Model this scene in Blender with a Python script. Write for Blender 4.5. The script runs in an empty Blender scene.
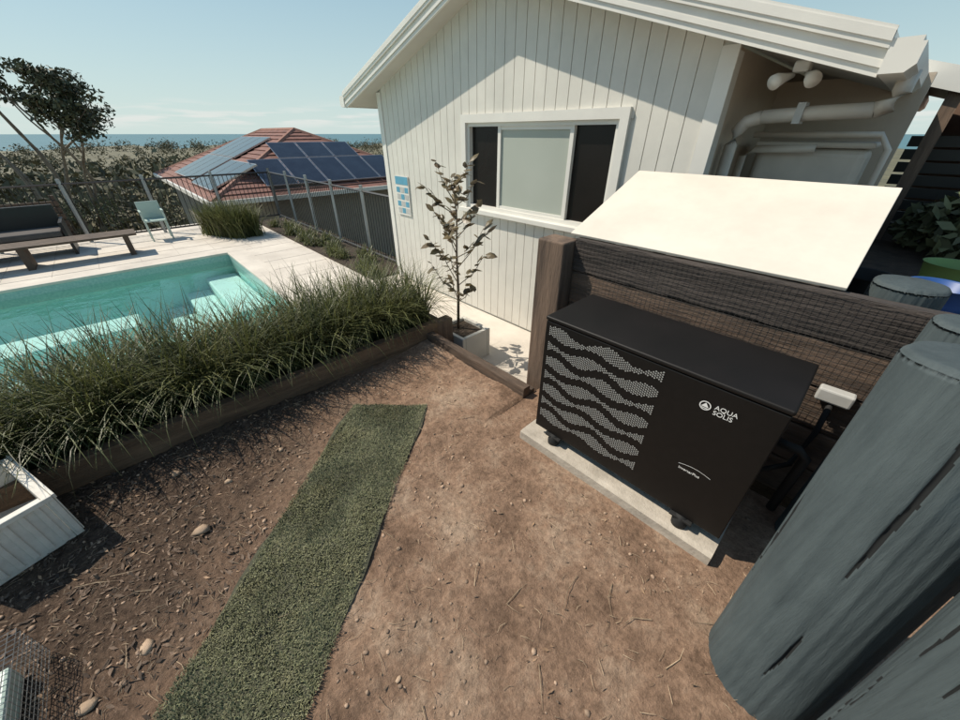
import bpy, math, random
import numpy as np
from mathutils import Vector, Matrix, noise
random.seed(7); rng=np.random.default_rng(7)
sc=bpy.context.scene
# yard frame: X = toward the right/near, Y = right/far (house axes)
def yard(x,y): return (.687*x-.726*y, .726*x+.687*y)

# ---------------------------------------------------------------- materials
def mat(name,c1,c2=None,scale=5,rough=.8,bump=0,bscale=None,metal=0,stretch=(1,1,1),island=0,detail=3,spec=.5,c3=None,trans=0):
    m=bpy.data.materials.new(name); m.use_nodes=True
    nt=m.node_tree; N=nt.nodes; L=nt.links
    bs=N['Principled BSDF']; bs.inputs['Roughness'].default_value=rough; bs.inputs['Metallic'].default_value=metal
    bs.inputs['Specular IOR Level'].default_value=spec
    if c2 is None: c2=tuple(v*.8 for v in c1)
    tc=N.new('ShaderNodeTexCoord'); mp=N.new('ShaderNodeMapping'); mp.inputs['Scale'].default_value=stretch
    L.new(tc.outputs['Object'],mp.inputs['Vector'])
    nz=N.new('ShaderNodeTexNoise'); nz.inputs['Scale'].default_value=scale; nz.inputs['Detail'].default_value=detail; nz.inputs['Roughness'].default_value=.65
    L.new(mp.outputs[0],nz.inputs['Vector'])
    cr=N.new('ShaderNodeValToRGB'); e=cr.color_ramp.elements
    e[0].position=.32; e[0].color=(*c2,1); e[1].position=.68; e[1].color=(*c1,1)
    if c3 is not None:
        k=e.new(.5); k.color=(*c3,1)
    L.new(nz.outputs['Fac'],cr.inputs['Fac'])
    out=cr.outputs['Color']
    if island:
        g=N.new('ShaderNodeNewGeometry'); mr=N.new('ShaderNodeMapRange'); mr.inputs['To Min'].default_value=1-island; mr.inputs['To Max'].default_value=1+island
        L.new(g.outputs['Random Per Island'],mr.inputs['Value'])
        vm=N.new('ShaderNodeVectorMath'); vm.operation='SCALE'; L.new(out,vm.inputs[0]); L.new(mr.outputs[0],vm.inputs['Scale']); out=vm.outputs[0]
    L.new(out,bs.inputs['Base Color'])
    if bump:
        n2=N.new('ShaderNodeTexNoise'); n2.inputs['Scale'].default_value=bscale or scale*4; n2.inputs['Detail'].default_value=4; n2.inputs['Roughness'].default_value=.7
        L.new(mp.outputs[0],n2.inputs['Vector'])
        b=N.new('ShaderNodeBump'); b.inputs['Strength'].default_value=1; b.inputs['Distance'].default_value=bump
        L.new(n2.outputs['Fac'],b.inputs['Height']); L.new(b.outputs[0],bs.inputs['Normal'])
    if trans:
        tr=N.new('ShaderNodeBsdfTranslucent'); L.new(out,tr.inputs['Color']); mx=N.new('ShaderNodeMixShader'); mx.inputs[0].default_value=trans
        L.new(bs.outputs[0],mx.inputs[1]); L.new(tr.outputs[0],mx.inputs[2]); L.new(mx.outputs[0],N['Material Output'].inputs['Surface'])
    return m

M={}
M['white']=mat('white_paint',(.69,.665,.60),(.60,.58,.525),2.5,.55,.0006,60,detail=6)
M['trim']=mat('white_trim',(.75,.73,.67),(.69,.67,.62),3,.4)
M['soffit']=mat('soffit_paint',(.6,.57,.51),(.54,.51,.46),2,.7)
M['beige']=mat('beige_render',(.58,.49,.39),(.50,.42,.33),2,.8,.002,50,detail=6)
M['pipe']=mat('pipe_plastic',(.66,.60,.52),(.56,.51,.44),4,.4)
M['blind']=mat('frosted_blind',(.42,.45,.40),(.37,.40,.35),1,.25)
M['paving']=mat('pale_paving',(.70,.64,.56),(.52,.47,.41),1.6,.8,.002,30,detail=6)
M['concrete']=mat('concrete',(.52,.465,.39),(.34,.30,.245),9,.9,.004,60,detail=6)
M['timber']=mat('brown_timber',(.22,.15,.105),(.08,.056,.042),6,.85,.009,20,stretch=(1.8,1.8,.22),detail=6)
M['timb_b']=mat('sleeper_timber_b',(.24,.15,.09),(.09,.056,.035),4,.85,.006,20,stretch=(4,.5,4),detail=6)
M['timb_a']=mat('sleeper_timber_a',(.16,.108,.076),(.05,.036,.027),4,.85,.009,18,stretch=(.5,4,4),detail=6)
M['char']=mat('charcoal_timber',(.085,.068,.059),(.020,.017,.015),3.5,.85,.012,15,stretch=(.5,4,4),detail=7)
M['black']=mat('black_powdercoat',(.008,.007,.0065),(.006,.0055,.005),30,.5,.0002,400,spec=.3)
M['blackside']=mat('black_sheet',(.010,.0085,.008),(.006,.0055,.005),3,.55,spec=.3)
M['rubber']=mat('rubber',(.012,.012,.012),None,10,.8)
M['silver']=mat('silver_grille',(.36,.36,.34),(.30,.30,.29),20,.5)
M['logo']=mat('logo_white',(.8,.8,.78),(.78,.78,.76),20,.5)
M['panel']=mat('sheet_panel_white',(.73,.675,.58),(.63,.58,.50),3,.6,.0006,40,detail=7)
M['fence']=mat('fence_black',(.018,.018,.018),None,5,.4)
M['post']=mat('fence_post_grey',(.42,.42,.40),(.33,.33,.32),5,.45)
M['tile']=mat('terracotta_tiles',(.25,.115,.088),(.14,.07,.058),3,.8)
M['brick']=mat('brown_brick',(.22,.14,.10),(.15,.09,.065),3,.9)
M['lomandra']=mat('lomandra_blade',(.155,.160,.055),(.07,.086,.030),3,.5,island=.6,trans=.25)
M['turf']=mat('turf_blade',(.235,.225,.12),(.15,.155,.082),7,.6,island=.5,c3=(.185,.19,.10),detail=5)
M['turfbase']=mat('turf_backing',(.08,.08,.048),(.055,.055,.035),20,.9)
M['leaf']=mat('sapling_leaf',(.18,.15,.08),(.11,.075,.045),9,.4,island=.5,trans=.3)
M['euc']=mat('eucalyptus_leaf',(.10,.11,.06),(.05,.062,.036),.6,.6,island=.5)
M['bush']=mat('bush_foliage',(.17,.150,.085),(.075,.072,.046),.12,.8,island=.5,c3=(.12,.112,.065))
M['shrub']=mat('shrub_foliage',(.15,.155,.075),(.07,.08,.04),3,.6,island=.5)
M['bark']=mat('bark',(.30,.25,.20),(.16,.13,.10),6,.9,.01,20)
M['twig']=mat('twig_bark',(.20,.15,.10),(.12,.085,.06),20,.9)
M['mint']=mat('pale_mint_plastic',(.46,.56,.50),(.42,.52,.47),5,.4)
M['crate']=mat('polystyrene',(.74,.71,.64),(.62,.59,.53),14,.8,.002,90)
M['wire']=mat('galvanised_wire',(.35,.34,.32),(.25,.24,.23),40,.45,metal=.6)
M['mesh']=mat('dull_wire_mesh',(.075,.065,.058),(.04,.036,.033),40,.8)
M['stone']=mat('stone',(.44,.32,.22),(.27,.19,.13),14,.9,.004,60,island=.35)
M['pebble']=mat('pebble',(.40,.285,.20),(.22,.15,.105),40,.9,island=.45)
M['mulch']=mat('bark_mulch',(.18,.125,.088),(.070,.048,.035),30,.9,island=.8)
M['dead']=mat('dead_leaves',(.30,.19,.11),(.16,.10,.06),30,.7,island=.6)
M['straw']=mat('dry_straw',(.48,.37,.25),(.27,.19,.12),30,.8,island=.5)
M['poolint']=mat('pool_plaster',(.38,.68,.64),(.31,.60,.57),1.3,.6)
M['poolstep']=mat('pool_step_plaster',(.62,.78,.72),(.54,.72,.67),1.3,.6)
M['tileband']=mat('pool_waterline_tile',(.34,.50,.46),(.22,.38,.36),30,.3)
M['bed']=mat('garden_soil',(.07,.05,.035),(.035,.025,.018),12,1,.02,30)
M['blue']=mat('blue_plastic',(.03,.10,.32),None,5,.45)
M['green']=mat('green_plastic',(.20,.32,.10),None,5,.5)
M['signb']=mat('sign_blue',(.12,.36,.50),None,8,.4)
M['solar']=mat('solar_cells',(.02,.028,.045),(.012,.016,.028),2,.12)
M['alu']=mat('aluminium',(.5,.5,.5),None,5,.3,metal=.8)
M['benchwood']=mat('bench_timber',(.12,.08,.055),(.06,.04,.028),5,.7)
M['cord']=mat('grey_conduit',(.5,.5,.48),None,8,.5)
M['wall_dull']=mat('neighbour_wall',(.30,.26,.22),(.25,.22,.18),3,.9)

def log_mat():
    m=bpy.data.materials.new('grey_painted_log'); m.use_nodes=True; nt=m.node_tree; N=nt.nodes; L=nt.links
    bs=N['Principled BSDF']; bs.inputs['Roughness'].default_value=.7; bs.inputs['Specular IOR Level'].default_value=.3
    tc=N.new('ShaderNodeTexCoord')
    def nz(st,s,d,r=.6):
        mp=N.new('ShaderNodeMapping'); mp.inputs['Scale'].default_value=st; L.new(tc.outputs['Object'],mp.inputs[0])
        n=N.new('ShaderNodeTexNoise'); n.inputs['Scale'].default_value=s; n.inputs['Detail'].default_value=d; n.inputs['Roughness'].default_value=r; L.new(mp.outputs[0],n.inputs[0]); return n
    n1=nz((14,14,.5),2.6,7,.75); nb=nz((1,1,.6),5,5)
    cr=N.new('ShaderNodeValToRGB'); e=cr.color_ramp.elements; e[0].position=.30; e[0].color=(.042,.056,.061,1); e[1].position=.72; e[1].color=(.095,.120,.125,1)
    av=N.new('ShaderNodeMath'); av.operation='MULTIPLY_ADD'; av.inputs[1].default_value=.5; L.new(n1.outputs[0],av.inputs[0])
    hb=N.new('ShaderNodeMath'); hb.operation='MULTIPLY'; hb.inputs[1].default_value=.5; L.new(nb.outputs[0],hb.inputs[0]); L.new(hb.outputs[0],av.inputs[2]); L.new(av.outputs[0],cr.inputs[0])
    L.new(cr.outputs[0],bs.inputs['Base Color'])
    b=N.new('ShaderNodeBump'); b.inputs['Distance'].default_value=.005
    L.new(n1.outputs[0],b.inputs['Height']); L.new(b.outputs[0],bs.inputs['Normal']); return m
M['log']=log_mat()
M['crack']=mat('crack_wood',(.010,.012,.013),None,10,1)

def dirt_mat():
    m=bpy.data.materials.new('dirt'); m.use_nodes=True; nt=m.node_tree; N=nt.nodes; L=nt.links
    bs=N['Principled BSDF']; bs.inputs['Roughness'].default_value=.95; bs.inputs['Specular IOR Level'].default_value=.1
    tc=N.new('ShaderNodeTexCoord')
    def nz(s,d,r=.65):
        n=N.new('ShaderNodeTexNoise'); n.inputs['Scale'].default_value=s; n.inputs['Detail'].default_value=d; n.inputs['Roughness'].default_value=r; L.new(tc.outputs['Object'],n.inputs[0]); return n
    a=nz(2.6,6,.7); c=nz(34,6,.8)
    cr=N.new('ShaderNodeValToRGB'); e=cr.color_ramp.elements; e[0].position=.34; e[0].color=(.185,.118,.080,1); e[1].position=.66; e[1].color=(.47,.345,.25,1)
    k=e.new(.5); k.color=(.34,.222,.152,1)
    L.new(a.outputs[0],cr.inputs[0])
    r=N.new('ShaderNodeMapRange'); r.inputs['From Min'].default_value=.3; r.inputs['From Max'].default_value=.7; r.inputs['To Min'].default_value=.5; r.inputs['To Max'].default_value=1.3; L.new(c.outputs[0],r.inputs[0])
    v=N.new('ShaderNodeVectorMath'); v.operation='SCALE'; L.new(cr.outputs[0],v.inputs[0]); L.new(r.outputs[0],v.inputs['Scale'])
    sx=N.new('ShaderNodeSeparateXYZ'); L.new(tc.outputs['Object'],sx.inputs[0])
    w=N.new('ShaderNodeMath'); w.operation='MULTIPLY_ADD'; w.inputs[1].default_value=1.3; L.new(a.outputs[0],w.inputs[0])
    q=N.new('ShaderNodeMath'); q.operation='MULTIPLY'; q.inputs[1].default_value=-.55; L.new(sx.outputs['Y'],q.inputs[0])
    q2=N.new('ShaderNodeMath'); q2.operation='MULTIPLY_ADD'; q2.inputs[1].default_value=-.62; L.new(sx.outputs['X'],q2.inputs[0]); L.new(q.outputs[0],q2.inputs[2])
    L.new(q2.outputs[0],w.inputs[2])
    r4=N.new('ShaderNodeMapRange'); r4.inputs['From Min'].default_value=1.3; r4.inputs['From Max'].default_value=1.9; L.new(w.outputs[0],r4.inputs[0])  # near-left mask: dark mulch tone, with an off-frame shadow painted into the colour
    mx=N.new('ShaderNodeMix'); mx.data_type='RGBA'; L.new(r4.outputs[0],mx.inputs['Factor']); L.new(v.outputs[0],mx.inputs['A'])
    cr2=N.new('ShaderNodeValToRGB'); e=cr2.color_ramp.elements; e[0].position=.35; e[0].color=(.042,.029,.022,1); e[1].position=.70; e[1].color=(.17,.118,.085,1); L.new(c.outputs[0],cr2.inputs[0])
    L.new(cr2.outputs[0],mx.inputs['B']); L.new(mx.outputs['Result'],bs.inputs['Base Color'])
    b=N.new('ShaderNodeBump'); b.inputs['Distance'].default_value=.018; L.new(c.outputs[0],b.inputs['Height']); L.new(b.outputs[0],bs.inputs['Normal'])
    return m
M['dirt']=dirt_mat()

def water_mat(name,tint,rough,bscale,bdist):
    m=bpy.data.materials.new(name); m.use_nodes=True; nt=m.node_tree; N=nt.nodes; L=nt.links; N.remove(N['Principled BSDF'])
    t=N.new('ShaderNodeBsdfTransparent'); t.inputs[0].default_value=(*tint,1); g=N.new('ShaderNodeBsdfGlossy'); g.inputs['Roughness'].default_value=rough
    f=N.new('ShaderNodeFresnel'); f.inputs[0].default_value=1.33; mx=N.new('ShaderNodeMixShader')
    tc=N.new('ShaderNodeTexCoord'); n=N.new('ShaderNodeTexNoise'); n.inputs['Scale'].default_value=bscale; n.inputs['Detail'].default_value=3; L.new(tc.outputs['Object'],n.inputs[0])
    b=N.new('ShaderNodeBump'); b.inputs['Distance'].default_value=bdist; L.new(n.outputs[0],b.inputs['Height']); L.new(b.outputs[0],g.inputs['Normal']); L.new(b.outputs[0],f.inputs['Normal'])
    L.new(f.outputs[0],mx.inputs[0]); L.new(t.outputs[0],mx.inputs[1]); L.new(g.outputs[0],mx.inputs[2]); L.new(mx.outputs[0],N['Material Output'].inputs['Surface']); return m
M['water']=water_mat('pool_water',(.82,.95,.95),.02,4,.012)
M['sea']=mat('sea_water',(.10,.20,.23),(.085,.18,.21),.003,.5,spec=.2)

# ---------------------------------------------------------------- helpers
def empty(name):
    e=bpy.data.objects.new(name,None); sc.collection.objects.link(e); e.empty_display_size=.2; return e
def mk(name,verts,faces,m,parent=None,smooth=False):
    me=bpy.data.meshes.new(name); me.from_pydata([tuple(v) for v in verts],[],[tuple(f) for f in faces]); me.update()
    if m is not None: me.materials.append(M[m] if isinstance(m,str) else m)
    if smooth: me.polygons.foreach_set('use_smooth',[True]*len(me.polygons))
    o=bpy.data.objects.new(name,me); sc.collection.objects.link(o)
    if parent: o.parent=parent
    return o
def mknp(name,V,F,m,parent=None,smooth=False):
    me=bpy.data.meshes.new(name); V=np.asarray(V,dtype=np.float32); F=np.asarray(F,dtype=np.int32); k=F.shape[1]
    me.vertices.add(len(V)); me.vertices.foreach_set('co',V.ravel()); me.loops.add(F.size); me.loops.foreach_set('vertex_index',F.ravel())
    me.polygons.add(len(F)); me.polygons.foreach_set('loop_start',np.arange(len(F),dtype=np.int32)*k)
    me.update(calc_edges=True); me.materials.append(M[m])
    if smooth: me.polygons.foreach_set('use_smooth',[True]*len(F))
    o=bpy.data.objects.new(name,me); sc.collection.objects.link(o)
    if parent: o.parent=parent
    return o
def bev(o,w,seg=2):
    b=o.modifiers.new('bev','BEVEL'); b.width=w; b.segments=seg; b.limit_method='ANGLE'; return o
def box(name,a0,a1,b0,b1,z0,z1,m,parent=None,bevel=0,seg=2):
    v=[(a,b,z) for z in (z0,z1) for b in (b0,b1) for a in (a0,a1)]
    f=[(0,2,3,1),(4,5,7,6),(0,1,5,4),(2,6,7,3),(0,4,6,2),(1,3,7,5)]
    o=mk(name,v,f,m,parent)
    if bevel: bev(o,bevel,seg)
    return o
def rough_beam(name,a0,a1,b0,b1,z0,z1,m,parent,axis='a',amp=.004,seed=0):
    """sawn weathered timber: subdivided box with worn, uneven edges"""
    L_=(a1-a0) if axis=='a' else (b1-b0); n=max(6,int(L_/.04)); V=[];F=[]; ch=.05
    prof=[(ch,0),(1-ch,0),(1,ch),(1,.35),(1,.65),(1,1-ch),(1-ch,1),(ch,1),(0,1-ch),(0,.65),(0,.35),(0,ch)]
    for i in range(n+1):
        t=i/n
        for j,(p,r) in enumerate(prof):
            if axis=='a': x,y,z=a0+(a1-a0)*t,b0+(b1-b0)*p,z0+(z1-z0)*r
            else: x,y,z=a0+(a1-a0)*p,b0+(b1-b0)*t,z0+(z1-z0)*r
            c=((a0+a1)/2,(b0+b1)/2,(z0+z1)/2)
            d=noise.noise(Vector((x*3+seed,y*3,z*9+j)))*amp+noise.noise(Vector((x*14+seed,y*14,z*20+j*3)))*amp*.5
            if axis=='a': y-=abs(d)*(1 if y>c[1] else -1); z-=abs(d)*(1 if z>c[2] else -1)
            else: x-=abs(d)*(1 if x>c[0] else -1); z-=abs(d)*(1 if z>c[2] else -1)
            V.append((x,y,z))
    k=len(prof)
    for i in range(n):
        for j in range(k): F.append((i*k+j,i*k+(j+1)%k,(i+1)*k+(j+1)%k,(i+1)*k+j))
    F.append(tuple(range(k))); F.append(tuple(range(n*k,n*k+k))[::-1])
    return mk(name,V,F,m,parent)
def prism(name,pts,b0,b1,m,parent=None):
    n=len(pts); v=[(a,b0,z) for a,z in pts]+[(a,b1,z) for a,z in pts]
    f=[tuple(range(n)),tuple(reversed(range(n,2*n)))]+[(i,i+n,(i+1)%n+n,(i+1)%n) for i in range(n)]
    return mk(name,v,f,m,parent)
def tube_data(pts,rs,n=8,caps=True):
    V=[];F=[];pts=[Vector(p) for p in pts]
    if not hasattr(rs,'__len__'): rs=[rs]*len(pts)
    for i,p in enumerate(pts):
        d=(pts[min(i+1,len(pts)-1)]-pts[max(i-1,0)]).normalized()
        u=d.cross(Vector((0,0,1))) if abs(d.z)<.95 else d.cross(Vector((1,0,0)))
        u.normalize(); w=d.cross(u)
        for k in range(n):
            t=2*math.pi*k/n; V.append(p+rs[i]*(math.cos(t)*u+math.sin(t)*w))
    for i in range(len(pts)-1):
        for k in range(n): F.append((i*n+k,i*n+(k+1)%n,(i+1)*n+(k+1)%n,(i+1)*n+k))
    if caps: F.append(tuple(range(n))[::-1]); F.append(tuple(range((len(pts)-1)*n,len(pts)*n)))
    return V,F
def merge(parts):
    V=[];F=[]
    for v,f in parts:
        o=len(V); V+=list(v); F+=[tuple(i+o for i in q) for q in f]
    return V,F
def tube(name,pts,rs,m,parent=None,n=10,smooth=True):
    v,f=tube_data(pts,rs,n); return mk(name,v,f,m,parent,smooth)
def boxd(a0,a1,b0,b1,z0,z1):
    return ([(a,b,z) for z in (z0,z1) for b in (b0,b1) for a in (a0,a1)],[(0,2,3,1),(4,5,7,6),(0,1,5,4),(2,6,7,3),(0,4,6,2),(1,3,7,5)])
def leaves(name,centers,per,spread,size,m,parent=None,flat=.8):
    C=np.repeat(np.asarray(centers),per,axis=0); n=len(C)
    d=rng.normal(size=(n,3)); d/=np.linalg.norm(d,axis=1)[:,None]; r=rng.random(n)**.45
    sp=np.repeat(np.asarray(spread if hasattr(spread,'__len__') else [spread]*len(centers)),per)
    P=C+d*(r*sp)[:,None]*np.array([1,1,flat])
    u=rng.normal(size=(n,3)); u/=np.linalg.norm(u,axis=1)[:,None]; w=rng.normal(size=(n,3)); w-=u*np.sum(u*w,axis=1)[:,None]; w/=np.linalg.norm(w,axis=1)[:,None]
    s=size*(.6+.8*rng.random(n))[:,None]
    V=np.stack([P-u*s,P-w*s*.42,P+u*s,P+w*s*.42],axis=1).reshape(-1,3); F=np.arange(4*n).reshape(-1,4)
    return mknp(name,V,F,m,parent)
def blades(name,roots,length,width,lean,m,parent=None,segs=4,az=None,gravity=1.0):
    R=np.asarray(roots); n=len(R); th=rng.random(n)*2*np.pi if az is None else az
    Ls=length*(.6+.55*rng.random(n)); ln=lean*(.25+.95*rng.random(n)); W=width*(.7+.6*rng.random(n))
    hx=np.cos(th);hy=np.sin(th); px=-hy;py=hx
    V=np.zeros((n,segs+1,2,3)); pos=R.copy().astype(float); ang=np.pi/2-ln*.35
    for i in range(segs+1):
        t=i/segs; ww=W*(1-t**2*.93)*.5
        V[:,i,0]=pos+np.stack([px*ww,py*ww,0*ww],1); V[:,i,1]=pos-np.stack([px*ww,py*ww,0*ww],1)
        st=Ls/segs; pos=pos+np.stack([hx*np.cos(ang)*st,hy*np.cos(ang)*st,np.sin(ang)*st],1); ang=ang-ln*gravity*(1.7/segs)*(1+.7*t)
    idx=np.arange(n*(segs+1)*2).reshape(n,segs+1,2)
    F=np.stack([idx[:,:-1,0],idx[:,:-1,1],idx[:,1:,1],idx[:,1:,0]],-1).reshape(-1,4)
    return mknp(name,V.reshape(-1,3),F,m,parent,smooth=True)

# ---------------------------------------------------------------- ground
def dz(a,b):
    z=noise.noise(Vector((a*1.3,b*1.3,0)))*.034+noise.noise(Vector((a*5,b*5,3)))*.016+noise.noise(Vector((a*17,b*17,5)))*.007+noise.noise(Vector((a*48,b*48,9)))*.0045
    z+=.02*math.exp(-((b-1.6)/.25)**2)*(1 if a<-1.4 else max(0,1-(a+1.4)/.3))
    if a>-1.3 and b>1.1: z*=max(.0,1-(b-1.1)/.3)
    if a>-.3: z*=.8
    return z
A=np.concatenate([np.arange(-2.47,1.4,.0125),np.arange(1.5,9,.5)]); B=np.concatenate([np.arange(-9,-1.7,.5),np.arange(-1.7,1.97,.0125)])
V=[(a,b,dz(a,b)) for b in B for a in A]; nA=len(A)
F=[(j*nA+i,j*nA+i+1,(j+1)*nA+i+1,(j+1)*nA+i) for j in range(len(B)-1) for i in range(nA-1) if not (A[i]<-1.3 and B[j]>1.66)]
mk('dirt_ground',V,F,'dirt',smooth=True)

V=[];F=[];rs=[0,6,12,16,22,30,42,60,85,120,170,240,340,480,650,820,950,1100]; na=96
def tz(r,t):
    base=np.interp(r,[0,12,16,30,60,120,240,480,650,820,950,1100],[-2.7,-2.7,-3.2,-6.0,-10,-14,-19,-17,-14,-16,-30,-60])
    if r>20: base+=noise.noise(Vector((math.cos(t)*r*.012,math.sin(t)*r*.012,1)))*min(r*.02,9)
    return float(base)
for r in rs:
    for k in range(na):
        t=2*math.pi*k/na; V.append((r*math.cos(t),r*math.sin(t),tz(r,t)))
for i in range(len(rs)-1):
    for k in range(na): F.append((i*na+k,i*na+(k+1)%na,(i+1)*na+(k+1)%na,(i+1)*na+k))
mk('terrain',V,F,'bush',smooth=True)
R=30000; V=[(0,0,-38)]+[(R*math.cos(2*math.pi*k/64),R*math.sin(2*math.pi*k/64),-38) for k in range(64)]
mk('sea',V,[(0,k+1,(k+1)%64+1) for k in range(64)],'sea')

cs=[];sp=[]
for i in range(1500):
    az=math.radians(random.uniform(-62,8)); r=34*math.exp(random.random()*3.0)
    if r<50 and az>math.radians(-38): continue
    x=r*math.sin(az); y=r*math.cos(az); a,b=yard(x,y); t=math.atan2(b,a); zt=tz(r,t)
    h=random.uniform(3,6.0) if r<120 else random.uniform(4,9)
    top=float(np.interp(r,[34,60,100,200,400,700],[-1.5,-1.3,-1.2,-1.6,-3.5,-7]))+random.uniform(-.5,.2)
    zc=zt+h*.6
    if zc+h*.4>top: zc=top-h*.4-random.random()*1.0
    for k in range(3):
        cs.append((a+random.uniform(-1,1)*h*.4,b+random.uniform(-1,1)*h*.4,zc+random.uniform(-.3,.3)*h)); sp.append(h*random.uniform(.28,.5)*(1+r/400))
cs=np.array(cs);sp=np.array(sp); rr=np.hypot(cs[:,0],cs[:,1])
near=rr<80
leaves('bushland_trees',cs[near],110,sp[near],.24,'bush')
leaves('bushland_trees',cs[~near],34,sp[~near],.95,'bush')

# ---------------------------------------------------------------- paving + pool
Z=-.40
dk=empty('pool_deck_paving')
def quad(a0,a1,b0,b1,z): return ([(a0,b0,z),(a1,b0,z),(a1,b1,z),(a0,b1,z)],[(0,1,2,3)])
PA0,PA1,PB0,PB1=-8.85,-4.2,-4.2,1.35
v,f=merge([quad(-12.6,PA0,-7,2.65,Z),quad(PA0,PA1,PB1,2.65,Z),quad(PA1,-3.35,-7,2.65,Z),quad(PA0,PA1,-7,PB0,Z),quad(-5.35,-1.2,2.65,3.12,Z),quad(-3.35,-1.2,1.8,2.65,Z)])
mk('paving',v,f,'paving',dk)
v,f=merge([boxd(-12.62,-12.6,-7,2.65,-2.6,Z-.003)]); mk('paving_edge',v,f,'concrete',dk)
jl=[]
for i in range(16): jl.append(boxd(-12.5,PA0-.01,-6.6+i*.6,-6.595+i*.6,Z,Z+.003))
for i in range(6): jl.append(boxd(-12.3+i*.6,-12.295+i*.6,-6.9,2.6,Z,Z+.004))
for i in range(8): jl.append(boxd(PA0+i*.6,PA0+.005+i*.6,PB1+.32,2.6,Z,Z+.003))
v,f=merge(jl); mk('joints',v,f,mat('joint_grout',(.50,.46,.41),None,5,.9),dk)
pool=empty('swimming_pool'); WD=-1.5
v=[(PA0,PB0,Z),(PA1,PB0,Z),(PA1,PB1,Z),(PA0,PB1,Z),(PA0,PB0,WD),(PA1,PB0,WD),(PA1,PB1,WD),(PA0,PB1,WD)]
mk('basin',v,[(4,5,6,7),(0,1,5,4),(1,2,6,5),(2,3,7,6),(3,0,4,7)],'poolint',pool)
wl=Z-.14
v,f=merge([boxd(PA0+.003,PA0+.02,PB0,PB1-.02,wl-.12,Z-.01),boxd(PA0+.003,PA1,PB1-.02,PB1-.003,wl-.12,Z-.01)]); mk('waterline_tiles',v,f,'tileband',pool)
v,f=merge([boxd(PA0+.02,PA0+2.3,PB1-.55,PB1-.021,WD,-.80),boxd(PA0+.02,PA0+2.0,PB1-.95,PB1-.552,WD,-1.02),boxd(PA0+.02,PA0+1.7,PB1-1.35,PB1-.952,WD,-1.24),boxd(PA0+2.8,PA1-.1,PB1-.6,PB1-.021,WD,-.85),boxd(PA0+.9,PA0+1.5,PB0+.2,PB1-1.7,WD,-.90),boxd(PA0+1.502,PA0+1.9,PB0+.2,PB1-1.9,WD,-1.2)])
o=mk('steps_and_benches',v,f,'poolstep',pool); bev(o,.03)
mk('water',*quad(PA0+.02,PA1-.005,PB0+.005,PB1-.02,wl),'water',pool)
v,f=merge([boxd(PA0-.3,PA0+.03,PB0-.3,PB1+.3,Z-.03,Z+.012),boxd(PA0+.032,PA1+.3,PB1-.03,PB1+.3,Z-.03,Z+.012),boxd(PA1-.03,PA1+.3,PB0-.3,PB1-.032,Z-.03,Z+.012)])
o=mk('coping',v,f,'paving',pool); bev(o,.006)

# ---------------------------------------------------------------- garden bed and sleepers
sl=empty('timber_sleeper_edging')
rough_beam('long_sleeper',-2.56,-2.48,-3.2,1.80,-.1,.155,'timb_b',sl,'b',.006,1)
rough_beam('inner_sleeper',-2.475,-1.30,1.665,1.74,-.1,.085,'timb_a',sl,'a',.006,2)
box('inner_sleeper_lower',-2.56,-1.30,1.742,1.80,-.6,.03,'timb_a',sl,.006)
box('corner_block',-2.60,-2.50,1.81,2.0,-.5,.13,'timber',sl,.008)
box('garden_bed_soil',-3.35,-2.565,-3.2,1.98,-.6,.06,'bed')
roots=[];
for i in range(26):
    b=-1.75+i*.143+random.uniform(-.04,.04)
    for row in (0,1):
        a=-2.76-.30*row+random.uniform(-.06,.06); s=(1 if b<1.5 else .75)*random.uniform(.75,1.2); n=int(210*s)
        ang=rng.random(n)*2*np.pi; rad=.07*np.sqrt(rng.random(n))*s
        roots.append(np.stack([a+rad*np.cos(ang),b+rad*np.sin(ang),np.full(n,.05)],1))
roots=np.concatenate(roots)
blades('lomandra_grass_hedge',roots,.68,.0088,1.0,'lomandra',segs=6)

# ---------------------------------------------------------------- turf strip
q=[Vector((-.35,-1.32,0)),Vector((-.02,-.95,0)),Vector((-1.71,1.10,0)),Vector((-2.07,.72,0))]
def lerp2(u,v): return (q[0]*(1-u)+q[1]*u)*(1-v)+(q[3]*(1-u)+q[2]*u)*v
tf=empty('artificial_turf_strip')
nu,nv=16,70; V=[];F=[]
for j in range(nv+1):
    for i in range(nu+1):
        u=i/nu; v=j/nv
        p=lerp2(u,v); off=.012*math.sin(v*19+u*3)*(1 if i in (0,nu) else 0); V.append((p.x+off,p.y+off,dz(p.x,p.y)+.008+.004*math.sin(v*23)))
for j in range(nv):
    for i in range(nu): F.append((j*(nu+1)+i,j*(nu+1)+i+1,(j+1)*(nu+1)+i+1,(j+1)*(nu+1)+i))
o=mk('backing',V,F,'turfbase',tf)
n=75000; us=rng.random(n); vs=rng.random(n)
P=np.zeros((n,3)); Q=np.array([list(x) for x in q])
P[:]=((Q[0]*(1-us)[:,None]+Q[1]*us[:,None])*(1-vs)[:,None]+(Q[3]*(1-us)[:,None]+Q[2]*us[:,None])*vs[:,None])
P[:,2]=[dz(x,y)+.008+.004*math.sin(v*23) for x,y,v in zip(P[:,0],P[:,1],vs)]
azz=np.array([noise.noise(Vector((x*3,y*3,2)))*5+2.2 for x,y in zip(P[:,0],P[:,1])])+rng.normal(size=n)*1.0
blades('pile',P,.017,.0030,1.3,'turf',tf,segs=2,az=azz)

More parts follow.
